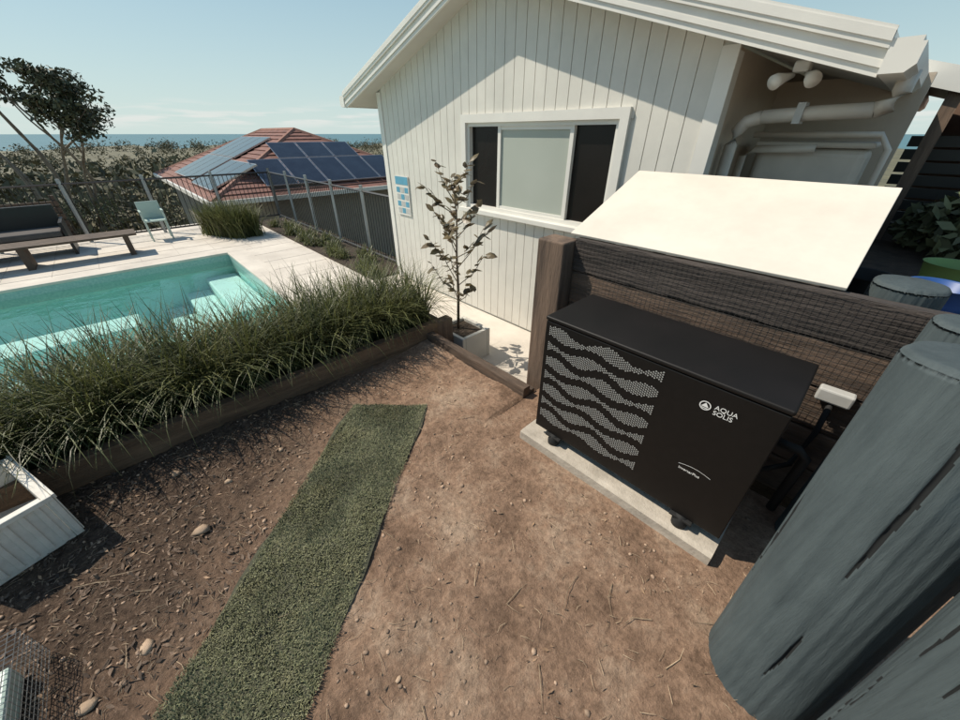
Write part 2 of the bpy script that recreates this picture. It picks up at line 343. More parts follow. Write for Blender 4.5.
# ---------------------------------------------------------------- pebbles, mulch, straw
def inzone(a,b): return -2.45<a<1.2 and -1.7<b<1.95 and not (a<-1.3 and b>1.62) and not (-1.1<a<.12 and b>1.29)
def onturf(a,b):
    d=(q[3]-q[0]); d2=(q[1]-q[0]); r=Vector((a,b,0))-q[0]; det=d.x*d2.y-d.y*d2.x
    v=(r.x*d2.y-r.y*d2.x)/det; u=(d.x*r.y-d.y*r.x)/det; return -.02<u<1.05 and v<1.02
ico_v=[];g=(1+5**.5)/2
for s1 in (-1,1):
    for s2 in (-g,g): ico_v+= [(0,s1,s2),(s1,s2,0),(s2,0,s1)]
ico=np.array(ico_v)/np.linalg.norm(ico_v[0])
from itertools import combinations
ed=min(np.linalg.norm(ico[0]-ico[k]) for k in range(1,12))*1.05
icf=[c for c in combinations(range(12),3) if all(np.linalg.norm(ico[x]-ico[y])<ed for x,y in combinations(c,2))]
icf=[c if np.dot(np.cross(ico[c[1]]-ico[c[0]],ico[c[2]]-ico[c[0]]),ico[c[0]])>0 else (c[0],c[2],c[1]) for c in icf]
def pebbles(name,n,smin,smax,m,pw=3,pos=None,zs=.6):
    Vs=[];Fs=[]; k=0
    while k<n:
        if pos is None:
            a=random.uniform(-2.45,1.2); b=random.uniform(-1.7,1.95)
            if not inzone(a,b) or onturf(a,b): continue
            if noise.noise(Vector((a*1.7,b*1.7,11)))+.4*noise.noise(Vector((a*6,b*6,11)))<random.uniform(-.35,.45): continue
            s=smin+(smax-smin)*random.random()**pw
        else: a,b,s=pos[k]
        sc3=np.array([random.uniform(.7,1.3),random.uniform(.7,1.3),zs*random.uniform(.7,1.2)])*s
        an=random.random()*6.28; ca,sa=math.cos(an),math.sin(an)
        v=ico*(1+.5*(rng.random((12,1))-.5))*sc3; v=np.stack([v[:,0]*ca-v[:,1]*sa,v[:,0]*sa+v[:,1]*ca,v[:,2]],1)+np.array([a,b,dz(a,b)+s*.15])
        Vs.append(v); Fs.append(np.array(icf)+12*k); k+=1
    return mknp(name,np.concatenate(Vs),np.concatenate(Fs),m)
pebbles('gravel_pebbles',9500,.0012,.011,'pebble',pw=9)
st=pebbles('stones',8,0,0,'stone',pos=[(-1.72,-.27,.034),(-1.95,-.1,.022),(-1.28,-.52,.030),(-1.20,-.68,.026),(-.55,.12,.012),(-.2,.25,.014),(-2.2,-.3,.025),(-2.0,.2,.014)])
def flakes(name,n,lmin,lmax,pw,aspect,m,zone,curl=.35):
    pts=[]
    while len(pts)<n:
        a=random.uniform(-2.45,.9); b=random.uniform(-1.7,1.6); w=zone(a,b)
        if w<=0 or random.random()>w: continue
        if not inzone(a,b) or (onturf(a,b) and random.random()>.02): continue
        pts.append((a,b,dz(a,b)+.003+random.random()*.005,.45+.55*w))
    P=np.array(pts); sf_=P[:,3]; P=P[:,:3]; th=rng.random(n)*6.28; l=(lmin+(lmax-lmin)*rng.random(n)**pw)*sf_; w=l*(aspect[0]+(aspect[1]-aspect[0])*rng.random(n)); tl=rng.normal(size=n)*curl
    u=np.stack([np.cos(th)*np.cos(tl),np.sin(th)*np.cos(tl),np.sin(tl)],1)*l[:,None]; v=np.stack([-np.sin(th),np.cos(th),rng.normal(size=n)*.25],1)*w[:,None]
    V=np.stack([P-u-v*.4,P+u*.2-v,P+u*1.1+v*.2,P-u*.3+v],1).reshape(-1,3)
    return mknp(name,V,np.arange(4*n).reshape(-1,4),m)
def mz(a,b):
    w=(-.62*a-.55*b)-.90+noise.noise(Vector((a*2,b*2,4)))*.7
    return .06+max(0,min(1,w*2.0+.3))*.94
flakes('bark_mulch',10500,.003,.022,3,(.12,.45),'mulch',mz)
flakes('leaf_litter',520,.010,.026,1.5,(.22,.40),'dead',lambda a,b:.25+.75*max(0,min(1,(-.62*a-.4*b)-.6)),.25)
n=1700;pts=[]
while len(pts)<n:
    a=random.uniform(-2.4,1.0); b=random.uniform(-1.6,1.6)
    if inzone(a,b) and (a+.4*b<-.9 or random.random()<.4) and (not onturf(a,b) or random.random()<.06): pts.append((a,b,dz(a,b)+.006))
parts=[]
for a,b,z in pts:
    L_=random.uniform(.008,.030)*(2.8 if random.random()<.08 else 1); t=random.random()*6.28; c=random.uniform(-.6,.6)
    p=[(a,b,z),(a+math.cos(t)*L_,b+math.sin(t)*L_,z+.004),(a+math.cos(t)*L_+math.cos(t+c)*L_,b+math.sin(t)*L_+math.sin(t+c)*L_,z)]
    k_=1.7 if L_>.05 else 1
    parts.append(tube_data(p,[.0010*k_,.0009*k_,.0005],4))
v,f=merge(parts); mk('dry_twigs',v,f,'straw')

# ---------------------------------------------------------------- heat pump
hp=empty('pool_heat_pump')
a0,a1,b0,b1,z0,z1=-.985,.055,1.41,1.83,.12,.86
box('body',a0+.006,a1-.006,b0+.012,b1,z0,z1-.022,'blackside',hp,.01,3)
box('front_panel',a0,a1,b0-.002,b0+.0115,z0+.004,z1-.026,'black',hp,.004)
box('top_cover',a0-.004,a1+.004,b0-.006,b1+.006,z1-.022,z1,'blackside',hp,.008,3)
parts=[]; pit=.0112
gx0,gx1=a0+.03,a0+.622
for bi in range(7):
    zc=z1-.085-bi*.090
    ncol=int((gx1-gx0)/(pit*.866))
    for c in range(ncol):
        a=gx0+c*pit*.866; ph=(a-gx0)*2*math.pi/.285
        mid=zc+.012*math.sin(ph+1.2); hh=.0235+.0125*math.sin(ph*1.0+bi*math.pi)
        for r in range(-5,6):
            z=mid+(r+(.5 if c%2 else 0))*pit
            if abs(z-mid)>hh: continue
            rad=.0047
            parts.append(([(a+rad*math.cos(t),b0-.0045,z+rad*math.sin(t)) for t in [k*math.pi/2 for k in range(4)]],[(0,1,2,3)]))
v,f=merge(parts); mk('wave_grille',v,f,'silver',hp)
def text(name,s,size,loc,m,parent,rot=(math.pi/2,0,0)):
    c=bpy.data.curves.new(name,'FONT'); c.body=s; c.size=size; c.extrude=.0004; o=bpy.data.objects.new(name,c); o.location=loc; o.rotation_euler=rot; c.materials.append(M[m]); sc.collection.objects.link(o); o.parent=parent; return o
text('label_line1','AQUA',.028,(-.160,b0-.004,.742),'logo',hp); text('label_line2','SOLIS',.028,(-.160,b0-.004,.717),'logo',hp)
text('small_label','InverterPlus',.018,(-.195,b0-.004,.385),'logo',hp)
ex,ez_=-.192,.741
parts=[([(ex+.021*math.cos(t),b0-.004,ez_+.021*math.sin(t)) for t in [k*math.pi/12 for k in range(24)]]+[(ex+.017*math.cos(t),b0-.004,ez_+.017*math.sin(t)) for t in [k*math.pi/12 for k in range(24)]],[(k,(k+1)%24,24+(k+1)%24,24+k) for k in range(24)])]
parts.append(([(ex-.014,b0-.004,ez_-.006),(ex+.014,b0-.004,ez_-.006),(ex,b0-.004,ez_+.014)],[(0,1,2)]))
parts.append(([(ex-.014,b0-.004,ez_-.013),(ex+.014,b0-.004,ez_-.013),(ex+.014,b0-.004,ez_-.0095),(ex-.014,b0-.004,ez_-.0095)],[(0,1,2,3)]))
sw=[(-.20+.13*t,.412+.012*math.sin(t*3.1)) for t in (0,.2,.4,.6,.8,1)]
parts.append(([(a,b0-.004,z) for a,z in sw]+[(a,b0-.004,z-.002) for a,z in reversed(sw)],[tuple(range(12))]))
v,f=merge(parts); mk('emblem',v,f,'logo',hp)
for i,(fa,fb) in enumerate([(a0+.14,b0+.04),(a1-.16,b0+.04),(a0+.14,b1-.05),(a1-.16,b1-.05)]):
    tube('foot_%d'%i,[(fa,fb-.035,.062),(fa,fb-.035,.085),(fa,fb-.035,.10),(fa,fb-.035,.122)],[.034,.036,.026,.026],'rubber',hp,16)
    box('foot_bracket_%d'%i,fa-.05,fa+.05,fb-.06,fb-.0,.108,.121,'rubber',hp,.003)
rough_beam('concrete_slab',-1.05,.065,1.345,1.93,-.05,.062,'concrete',None,'a',.003,4)
iso=empty('electrical_isolator')
box('isolator_box',.10,.22,1.93,1.985,.66,.72,'cord',iso,.008)
tube('conduit',[(.16,1.95,.67),(.17,1.93,.5),(.15,1.88,.32),(.06,1.82,.25)],.012,'rubber',iso)
tube('drain_pipe',[(.05,1.75,.5),(.14,1.75,.5),(.18,1.8,.44),(.18,1.85,.05)],.02,'rubber',iso)

# ---------------------------------------------------------------- low timber retaining wall behind
rw=empty('timber_retaining_wall')
rough_beam('top_board',-1.24,.34,1.985,2.045,.905,1.105,'char',rw,'a',.007,5)
for i in range(4):
    rough_beam('board_%d'%i,-1.235,.9,1.992+.004*(i%2),2.04,.690-.215*i,.898-.215*i,'timb_a',rw,'a',.007,10+i)
o=box('end_post',-1.45,-1.245,1.88,2.05,-.3,1.09,'timber',rw,.012,3)
rough_beam('capping',-1.24,.34,2.047,2.10,1.03,1.09,'char',rw,'a',.005,7)
parts=[]
for i in range(62):
    a=-1.23+i*.025; parts.append(tube_data([(a,1.981,.50),(a,1.981,1.10)],.0007,3,False))
for i in range(25):
    z=.50+i*.025; parts.append(tube_data([(-1.235,1.9795,z),(.335,1.9795,z)],.0007,3,False))
v,f=merge(parts); mk('wire_mesh',v,f,'mesh',rw)
box('raised_garden_soil',-1.2,5,2.105,9,-.6,.82,'bed')
pn=empty('white_cover_sheet')
p0=(2.02,1.110);p1=(2.78,1.415);th=.016
dyy,dzz=p1[0]-p0[0],p1[1]-p0[1]; L_=math.hypot(dyy,dzz); nb,nz_=-dzz/L_*th,dyy/L_*th
V=[]
for a in (-1.30,.015):
    V+=[(a,p0[0],p0[1]),(a,p1[0],p1[1]),(a,p1[0]+nb,p1[1]+nz_),(a,p0[0]+nb,p0[1]+nz_)]
o=mk('sheet',V,[(0,1,2,3),(7,6,5,4),(0,4,5,1),(1,5,6,2),(2,6,7,3),(3,7,4,0)],'panel',pn); bev(o,.003)
for i,a in enumerate((-1.2,-.6,-.06)): box('prop_%d'%i,a-.03,a+.03,2.68,2.74,.8,1.36,'timber',pn)
box('prop_rail',-1.25,0,2.62,2.68,1.27,1.33,'timber',pn)

# ---------------------------------------------------------------- cabana house
hs=empty('white_weatherboard_cabana')
WB=3.12; AL,AR=-5.30,-1.0; RA=-3.15; EZ=2.12; S=.31; RZ=EZ+(RA-AL)*S
def rz(a): return RZ-abs(a-RA)*S
wa0,wa1,wz0,wz1=-3.50,-1.69,.90,1.745
BZ=-.40
step=.125; a=AL+.09; parts=[]
def bd(x0,x1,zb,zt0,zt1): 
    parts.append(([(x0,WB,zb),(x1,WB,zb),(x1,WB,zt1),(x0,WB,zt0),(x0,WB+.014,zb),(x1,WB+.014,zb),(x1,WB+.014,zt1),(x0,WB+.014,zt0)],[(0,1,2,3),(5,4,7,6),(4,0,3,7),(1,5,6,2)]))
while a<AR-.1:
    x0,x1=a,min(a+step-.007,AR-.095)
    segs=[(BZ+.02,None)]
    if x1>wa0 and x0<wa1: segs=[(BZ+.02,wz0),(wz1,None)]
    for zb,zt in segs:
        if zt is None: bd(x0,x1,zb,rz(x0),rz(x1))
        else: bd(x0,x1,zb,zt,zt)
    a+=step
v,f=merge(parts); mk('cladding_boards',v,f,'white',hs)
v,f=merge([boxd(AL+.005,wa0,WB+.010,WB+.10,BZ,2.12),boxd(wa1,AR-.005,WB+.010,WB+.10,BZ,2.12),boxd(wa0,wa1,WB+.010,WB+.10,BZ,wz0),boxd(wa0,wa1,WB+.010,WB+.10,wz1,2.12)])
mk('wall_backing',v,f,'white',hs)
prism('gable_backing',[(AL,2.12),(AR,2.12),(RA,RZ)],WB+.011,WB+.1,'white',hs)
box('corner_board_l',AL-.01,AL+.085,WB-.012,WB+.009,BZ,rz(AL)-.01,'trim',hs)
box('corner_board_r',AR-.09,AR+.012,WB-.012,WB+.009,BZ,rz(AR)-.01,'trim',hs)
box('side_wall_left',AL-.005,AL+.05,WB+.101,8,BZ,2.1,'white',hs)
box('side_wall_right',AR-.05,AR,WB+.012,8,BZ,2.1,'beige',hs)
box('corner_return',AR+.001,AR+.014,WB-.01,WB+.09,BZ,2.08,'trim',hs)
box('recess_back_wall',AR+.001,-.12,4.35,4.45,BZ,2.0,'beige',hs)
t=.075
v,f=merge([boxd(wa0-t,wa0,WB-.03,WB+.009,wz0-.0,wz1+t),boxd(wa1,wa1+t,WB-.03,WB+.009,wz0-.0,wz1+t),boxd(wa0,wa1,WB-.03,WB+.009,wz1,wz1+t)]); mk('window_architrave',v,f,'trim',hs)
o=box('window_sill',wa0-t-.02,wa1+t+.02,WB-.065,WB+.009,wz0-.05,wz0-.002,'trim',hs,.004)
wd=[]; e=.035
for x0,x1 in [(wa0,wa0+e),(wa1-e,wa1)]: wd.append(boxd(x0,x1,WB+.0,WB+.07,wz0,wz1))
wd.append(boxd(wa0+e,wa1-e,WB+.0,WB+.07,wz1-e,wz1)); wd.append(boxd(wa0+e,wa1-e,WB+.0,WB+.07,wz0,wz0+e))
m1=wa0+.48; m2=wa0+1.36
for x in (m1,m2): wd.append(boxd(x-.02,x+.02,WB+.012,WB+.06,wz0+e,wz1-e))
wd.append(boxd(m1+.02,m2-.02,WB+.015,WB+.055,wz0+e,wz0+e+.03)); wd.append(boxd(m1+.02,m2-.02,WB+.015,WB+.055,wz1-e-.03,wz1-e))
v,f=merge(wd); mk('window_frame',v,f,'trim',hs)
box('window_blind_pane',m1+.02,m2-.02,WB+.03,WB+.045,wz0+e+.03,wz1-e-.03,'blind',hs)
M['gl']=mat('flyscreen_glass',(.012,.010,.009),(.010,.009,.008),5,.25,spec=.25)
box('window_dark_pane_l',wa0+e,m1-.02,WB+.05,WB+.06,wz0+e,wz1-e,'gl',hs)
box('window_dark_pane_r',m2+.02,wa1-e,WB+.05,WB+.06,wz0+e,wz1-e,'gl',hs)
OL,OR=-5.78,-.28; FB=2.88
def roofpoly(lo,hi): return [(OL,rz(OL)+lo),(RA,RZ+lo),(OR,rz(OR)+lo),(OR,rz(OR)+hi),(RA,RZ+hi),(OL,rz(OL)+hi)]
def roofslab(name,lo,hi,b0_,b1_,m):
    p=roofpoly(lo,hi); q1=[p[0],p[1],p[4],p[5]]; q2=[p[1],p[2],p[3],p[4]]
    prism(name+'_l',q1,b0_,b1_,m,hs); prism(name+'_r',q2,b0_,b1_,m,hs)
roofslab('soffit',.0,.03,FB+.026,8,'soffit')
roofslab('roof_sheet',.11,.15,FB-.03,8,'trim')
roofslab('rake_fascia',-.02,.105,FB,FB+.024,'trim')
roofslab('rake_capping',.085,.165,FB-.022,FB-.003,'trim')
roofslab('rake_bead',.015,.04,FB-.012,FB-.003,'trim')
for nm,ax,s in (('gutter_r',OR,1),('gutter_l',OL,-1)):
    z=rz(ax)
    prof=[(ax,z-.01),(ax+s*.09,z-.01),(ax+s*.12,z+.02),(ax+s*.12,z+.10),(ax+s*.105,z+.10),(ax+s*.105,z+.12),(ax,z+.12)]
    prism(nm,prof,FB-.02,8,'trim',hs)
fl=empty('security_floodlight')
zz=rz(-.66)
box('base',-.70,-.62,3.2,3.28,zz-.06,zz-.005,'trim',fl,.01)
for i,dx in enumerate((-.07,.07)):
    tube('lamp_head_%d'%i,[(-.66+dx*.5,3.24,zz-.07),(-.66+dx*.9,3.19,zz-.085),(-.66+dx*1.2,3.14,zz-.10),(-.66+dx*1.35,3.12,zz-.11)],[.014,.024,.038,.040],'trim',fl,16)
dp=empty('downpipe')
tube('riser',[(AR+.07,3.32,BZ),(AR+.07,3.32,1.58),(AR+.08,3.32,1.66),(AR+.12,3.32,1.715),(AR+.2,3.32,1.74)],.04,'pipe',dp,14)
tube('crosspipe',[(AR+.2,3.32,1.74),(-.5,3.32,1.755),(-.26,3.32,1.76)],.04,'pipe',dp,14)
tube('elbow',[(-.262,3.32,1.76),(-.21,3.32,1.78),(-.19,3.32,1.84),(-.19,3.32,1.93)],.042,'pipe',dp,14)
box('bracket',-.62,-.58,3.27,3.37,1.70,1.81,'cord',dp)
hw=empty('hot_water_unit')
o=box('casing',-.86,-.22,3.75,4.1,.82,1.56,'pipe',hw,.05,4)
box('lid',-.88,-.20,3.73,4.12,1.562,1.60,'pipe',hw,.015)
tube('pipework',[(-.9,3.7,1.64),(-.2,3.7,1.64),(-.14,3.72,1.56),(-.14,3.8,.9)],.02,'pipe',hw)
tube('pipework_2',[(-.92,3.66,.85),(-.92,3.66,1.50),(-.85,3.66,1.55),(-.5,3.66,1.56)],.026,'pipe',hw)

sg=empty('pool_safety_sign')
box('board',-5.07,-4.74,WB-.017,WB-.004,.62,1.14,'trim',sg)
box('header',-5.06,-4.75,WB-.021,WB-.018,1.03,1.13,'signb',sg)
for r in range(4):
    for c in range(3):
        box('pictogram',-5.05+c*.103,-5.05+c*.103+.085,WB-.020,WB-.018,.645+r*.093,.645+r*.093+.07,'signb' if (r+c)%2 else 'cord',sg)

# ---------------------------------------------------------------- planter + sapling
pl=empty('white_planter')
v,f=merge([boxd(-2.80,-2.38,2.02,2.06,BZ,-.08),boxd(-2.80,-2.38,2.36,2.40,BZ,-.08),boxd(-2.80,-2.76,2.061,2.359,BZ,-.08),boxd(-2.42,-2.38,2.061,2.359,BZ,-.08)]); o=mk('planter_box',v,f,'white',pl); bev(o,.006)
box('soil',-2.755,-2.425,2.065,2.355,BZ,-.11,'bed',pl)
sp_=empty('sapling_tree')
base=Vector((-2.66,2.2,-.12)); parts=[]; lc=[]
trunk=[base,base+Vector((.02,0,.4)),base+Vector((-.01,.02,.8)),base+Vector((.02,.01,1.15)),base+Vector((-.01,.0,1.44))]
parts.append(tube_data(trunk,[.016,.013,.010,.006,.003],8))
for i in range(20):
    h=.30+i*.057; t=i*2.4+random.uniform(-.4,.4); ln=random.uniform(.18,.34)*(1.1-.45*abs(h-.75))
    s=base+Vector((0,0,h)); e_=s+Vector((math.cos(t)*ln,math.sin(t)*ln,ln*random.uniform(.6,1.2))); m_=(s+e_)/2+Vector((math.cos(t)*.03,math.sin(t)*.03,-.02))
    parts.append(tube_data([s,m_,e_],[.005,.004,.002],5))
    for k in range(9): 
        u=.3+.75*k/8; p=s.lerp(e_,u); lc.append((p.x,p.y,p.z,t))
for k in range(14): lc.append((base.x+random.uniform(-.02,.02),base.y+random.uniform(-.02,.02),base.z+1.0+k*.035,random.random()*6))
v,f=merge(parts); mk('stems',v,f,'twig',sp_,True)
V=[];F=[]
for x,y,z,t in lc:
    t+=random.uniform(-1.3,1.3); d=Vector((math.cos(t),math.sin(t),random.uniform(-.4,.9))).normalized(); sd=d.cross(Vector((0,0,1))).normalized(); sd=(sd+Vector((0,0,random.uniform(-.9,.9)))).normalized()
    l=random.uniform(.07,.13); w=l*.27; p=Vector((x,y,z)); up=d.cross(sd)*.006; o=len(V)
    V+=[p,p+d*l*.3+sd*w,p+d*l*.65+sd*w*.9,p+d*l,p+d*l*.65-sd*w*.9,p+d*l*.3-sd*w,p+d*l*.48-up]
    F+=[(o,o+1,o+6),(o+1,o+2,o+6),(o+2,o+3,o+6),(o+3,o+4,o+6),(o+4,o+5,o+6),(o+5,o,o+6)]
mk('leaves',V,F,'leaf',sp_)

# ---------------------------------------------------------------- logs (real checks cut as narrow grooves in the mesh)
def log(name,base,top,r0,r1,seed,ncr=9):
    base=Vector(base);top=Vector(top); n=360; V=[];F=[];MI=[]; ax=(top-base).normalized(); u=ax.cross(Vector((0,1,0))).normalized(); w=ax.cross(u); H=(top-base).length
    rd=random.Random(seed); cr=[]
    for _ in range(ncr):
        h0=rd.uniform(0,.75); cr.append((rd.uniform(0,2*math.pi),h0,min(1.02,h0+rd.uniform(.15,.45)),rd.uniform(.003,.009),rd.uniform(0,50)))
    hs_=[i/90 for i in range(90)]+[1-.02/H,1-.010/H,1-.003/H,1]
    ins=[0]*90+[0,.003,.009,.018]
    tt=np.arange(n)*2*math.pi/n
    for i,h in enumerate(hs_):
        depth=np.zeros(n)
        for (t0,ha,hb,wd,sd) in cr:
            if ha<h<hb:
                x=(h-ha)/(hb-ha); c=t0+noise.noise(Vector((h*5,sd,0)))*.10+noise.noise(Vector((h*22,sd,4)))*.02; ww=wd*math.sin(math.pi*min(x,1))**.6/r0+1e-5
                dd=np.abs((tt-c+math.pi)%(2*math.pi)-math.pi); depth=np.maximum(depth,np.clip(1-dd/max(ww,.0125),0,1)*.010*math.sin(math.pi*x)**.5)
        dl_=depth.tolist()
        for k in range(n):
            t=float(tt[k]); r=r0*(1-h)+r1*h
            r+=noise.noise(Vector((math.cos(t)*1.4,math.sin(t)*1.4,h*1.2+seed)))*.010+noise.noise(Vector((math.cos(t)*9,math.sin(t)*9,h*1.5+seed)))*.003-ins[i]-dl_[k]
            V.append(base+ax*(H*h)+(u*math.cos(t)+w*math.sin(t))*r)
        MI.append([d_>.0035 for d_ in dl_])
    m=len(hs_); mi=[]
    for i in range(m-1):
        for k in range(n):
            F.append((i*n+k,i*n+(k+1)%n,(i+1)*n+(k+1)%n,(i+1)*n+k)); mi.append(1 if (MI[i][k] or MI[i][(k+1)%n]) and (MI[i+1][k] or MI[i+1][(k+1)%n]) else 0)
    V.append(top-ax*.002); F+=[((m-1)*n+k,(m-1)*n+(k+1)%n,m*n) for k in range(n)]; mi+=[0]*n
    o=mk(name,V,F,'log',None,True); o.data.materials.append(M['crack']); o.data.polygons.foreach_set('material_index',mi); return o
def yz(x,y,z): a,b=yard(x,y); return (a,b,z)
log('grey_log_post',yz(1.005,.50,-.05),yz(1.095,.615,1.24),.165,.158,1,14)
log('grey_log_post',yz(1.01,.165,-.05),yz(1.08,.26,1.0),.15,.148,5,10)
log('grey_log_post',(.33,1.82,-.05),(.34,1.84,1.14),.10,.098,9,5)
log('grey_log_post',(.19,2.26,-.05),(.19,2.27,1.13),.125,.12,12,5)

# ---------------------------------------------------------------- left foreground things
cr_=empty('white_foam_crate')
c0=(-2.27,-.93,.0)
v,f=merge([boxd(-.25,.25,-.17,-.14,.0,.27),boxd(-.25,.25,.14,.17,.0,.27),boxd(-.25,-.22,-.139,.139,.0,.27),boxd(.22,.25,-.139,.139,.0,.27),boxd(-.22,.22,-.14,.14,0,.03)]+[boxd(-.235+i*.052,-.215+i*.052,.171,.177,.02,.25) for i in range(10)]+[boxd(.251,.257,-.15+i*.05,-.13+i*.05,.02,.25) for i in range(7)]+[boxd(-.26,.26,.171,.182,.25,.275),boxd(.251,.265,-.17,.17,.25,.275)])
o=mk('crate_shell',v,f,'crate',cr_); bev(o,.004); o.location=c0; o.rotation_euler=(0,0,math.radians(20))
wc=empty('wire_mesh_cage'); parts=[]
cx,cy=-1.33,-.93; 
for i in range(19):
    x=cx-.18+.02*i
    parts.append(tube_data([(x,cy-.15,.02),(x,cy-.15,.20),(x,cy+.15,.20),(x,cy+.15,.02)],.0012,4))
for i in range(10):
    z=.02+.02*i
    parts.append(tube_data([(cx-.18,cy+.15,z),(cx+.18,cy+.15,z),(cx+.18,cy-.15,z),(cx-.18,cy-.15,z),(cx-.18,cy+.15,z)],.0012,4))
for i in range(16):
    y=cy-.15+.02*i; parts.append(tube_data([(cx-.18,y,.20),(cx+.18,y,.20)],.0012,4)); parts.append(tube_data([(cx+.18,y,.20),(cx+.18,y,.02)],.0012,4))
v,f=merge(parts); mk('mesh',v,f,'wire',wc); box('tray_inside',cx-.14,cx+.1,cy-.10,cy+.09,.02,.10,'mint',wc,.01)

# ---------------------------------------------------------------- pool fence
fe=empty('pool_fence')
def fence_run(p,q_,z0,nposts,post='post'):
    p=Vector((*p,z0)); q_=Vector((*q_,z0)); d=(q_-p); L_=d.length; d.normalize(); parts=[]; 
    n=int(L_/.095)
    for i in range(n):
        c=p+d*(i+.5)*L_/n; parts.append(tube_data([c+Vector((0,0,.07)),c+Vector((0,0,1.17))],.0075,4))
    for z in (.08,1.16): parts.append(tube_data([p+Vector((0,0,z)),q_+Vector((0,0,z))],.02,4))
    v,f=merge(parts); mk('panel_bars',v,f,'fence',fe)
    parts=[]
    for i in range(nposts):
        c=p+d*L_*i/(nposts-1); parts.append(tube_data([c,c+Vector((0,0,1.26))],.034,4))
    v,f=merge(parts); mk('posts',v,f,post,fe)
fence_run((-11.9,-6),(-11.9,3.37),Z,8)
fence_run((-11.9,3.37),(-5.4,3.37),Z,6)
box('fence_garden_soil',-11.7,-5.4,2.65,3.6,-.6,Z+.02,'bed')
rts=[]
for i in range(22):
    a=-10.6+i*.24+random.uniform(-.1,.1); b=2.95+random.uniform(-.2,.25); n=90
    rts.append(np.stack([a+rng.normal(size=n)*.06,b+rng.normal(size=n)*.06,np.full(n,Z+.02)],1))
blades('strappy_garden_plants',np.concatenate(rts),.28,.014,1.3,'lomandra',segs=4)
rts=[]
for i in range(12):
    a=-10.9+(i%6)*.17; b=1.50+(i//6)*.3+(i%6)*.08; n=230
    rts.append(np.stack([a+rng.normal(size=n)*.08,b+rng.normal(size=n)*.08,np.full(n,Z)],1))
blades('ornamental_grass_clump',np.concatenate(rts),.80,.014,.7,'lomandra',segs=5)

bn=empty('timber_bench')
parts=[boxd(-10.45+i*.11,-10.355+i*.11,-3.2,.12,Z+.36,Z+.40) for i in range(5)]
for b in (-2.9,-1.5,-.1): parts+= [boxd(-10.4,-9.95,b,b+.09,Z,Z+.358)]
v,f=merge(parts); mk('slats_and_legs',v,f,'benchwood',bn)
dl=empty('outdoor_daybed')
v,f=merge([boxd(-11.6,-10.8,-2.2,-.9,Z+.25,Z+.34),boxd(-11.6,-11.5,-2.2,-.9,Z+.342,Z+.85),boxd(-11.6,-10.8,-2.25,-2.201,Z+.0,Z+.6),boxd(-11.6,-10.8,-.899,-.85,Z+.0,Z+.6)]); mk('frame',v,f,'fence',dl)
box('cushion',-11.48,-10.82,-2.18,-.92,Z+.342,Z+.46,mat('cushion',(.10,.09,.085),None,6,.9),dl,.03)
ch=empty('garden_chair')
ca,cb=-11.15,.55
v,f=merge([boxd(ca-.2,ca+.2,cb-.2,cb+.2,Z+.40,Z+.43),boxd(ca-.2,ca-.17,cb-.2,cb+.2,Z+.432,Z+.78)]+[boxd(ca+x-.015,ca+x+.015,cb+y-.015,cb+y+.015,Z,Z+.399) for x in (-.18,.18) for y in (-.18,.18)]+[boxd(ca-.18,ca+.18,cb+y-.02,cb+y+.02,Z+.60,Z+.625) for y in (-.19,.19)]+[boxd(ca+.15,ca+.18,cb+y-.015,cb+y+.015,Z+.432,Z+.598) for y in (-.19,.19)])
o=mk('moulded_shell',v,f,'mint',ch); bev(o,.008)
ss=empty('slatted_screen')
parts=[boxd(-13.2,-13.16,-5.5,-.9,-.6+i*.14,-.5+i*.14) for i in range(7)]+[boxd(-13.28,-13.2,b,b+.08,-2.6,.45) for b in (-4.4,-2.4,-1.0)]
v,f=merge(parts); mk('slats',v,f,'benchwood',ss)

# ---------------------------------------------------------------- neighbour house
nh=empty('tiled_roof_house')
na0,na1,nb0,nb1=-27.0,-14.2,2.2,11.2; ez=-.15; rgz=1.78; mid=(nb0+nb1)/2; hp_=4.3
v=[(na0,nb0,ez),(na1,nb0,ez),(na1,nb1,ez),(na0,nb1,ez),(na0+hp_,mid,rgz),(na1-hp_,mid,rgz)]
mk('hip_roof_under',[(x,y,z-.04) for x,y,z in v],[(0,1,5,4),(1,2,5),(2,3,4,5),(3,0,4)],'tile',nh)
def courses(A0,A1,B0,B1,n,name):
    A0,A1,B0,B1=[Vector(x) for x in (A0,A1,B0,B1)]; V=[];F=[]
    nr=(A1-A0).cross(B0-A0).normalized(); 
    if nr.z<0: nr=-nr
    for i in range(n):
        t0,t1=i/n,(i+1)/n; o=len(V)
        V+=[A0.lerp(B0,t0)+nr*.045,A1.lerp(B1,t0)+nr*.045,A1.lerp(B1,t1)+nr*.008,A0.lerp(B0,t1)+nr*.008,A0.lerp(B0,t0)+nr*.0,A1.lerp(B1,t0)]
        F+=[(o,o+1,o+2,o+3),(o+4,o+5,o+1,o)]
    mk(name,V,F,'tile',nh)
courses(v[0],v[1],v[4],v[5],16,'tiles_south'); courses(v[1],v[2],v[5],v[5],16,'tiles_east')
parts=[tube_data([v[1],v[5]],.09,6),tube_data([v[0],v[4]],.09,6),tube_data([v[4],v[5]],.09,6),tube_data([v[2],v[5]],.09,6)]
vv,ff=merge(parts); mk('ridge_caps',vv,ff,mat('ridge_tile',(.30,.15,.11),None,3,.8),nh)
box('walls',na0+.5,na1-.5,nb0+.5,nb1-.5,-7,ez+.02,'wall_dull',nh)
vv,ff=merge([boxd(na0,na1+.1,nb0-.1,nb0,ez-.1,ez+.04),boxd(na1,na1+.1,nb0,nb1,ez-.1,ez+.04)]); mk('gutters',vv,ff,'trim',nh)
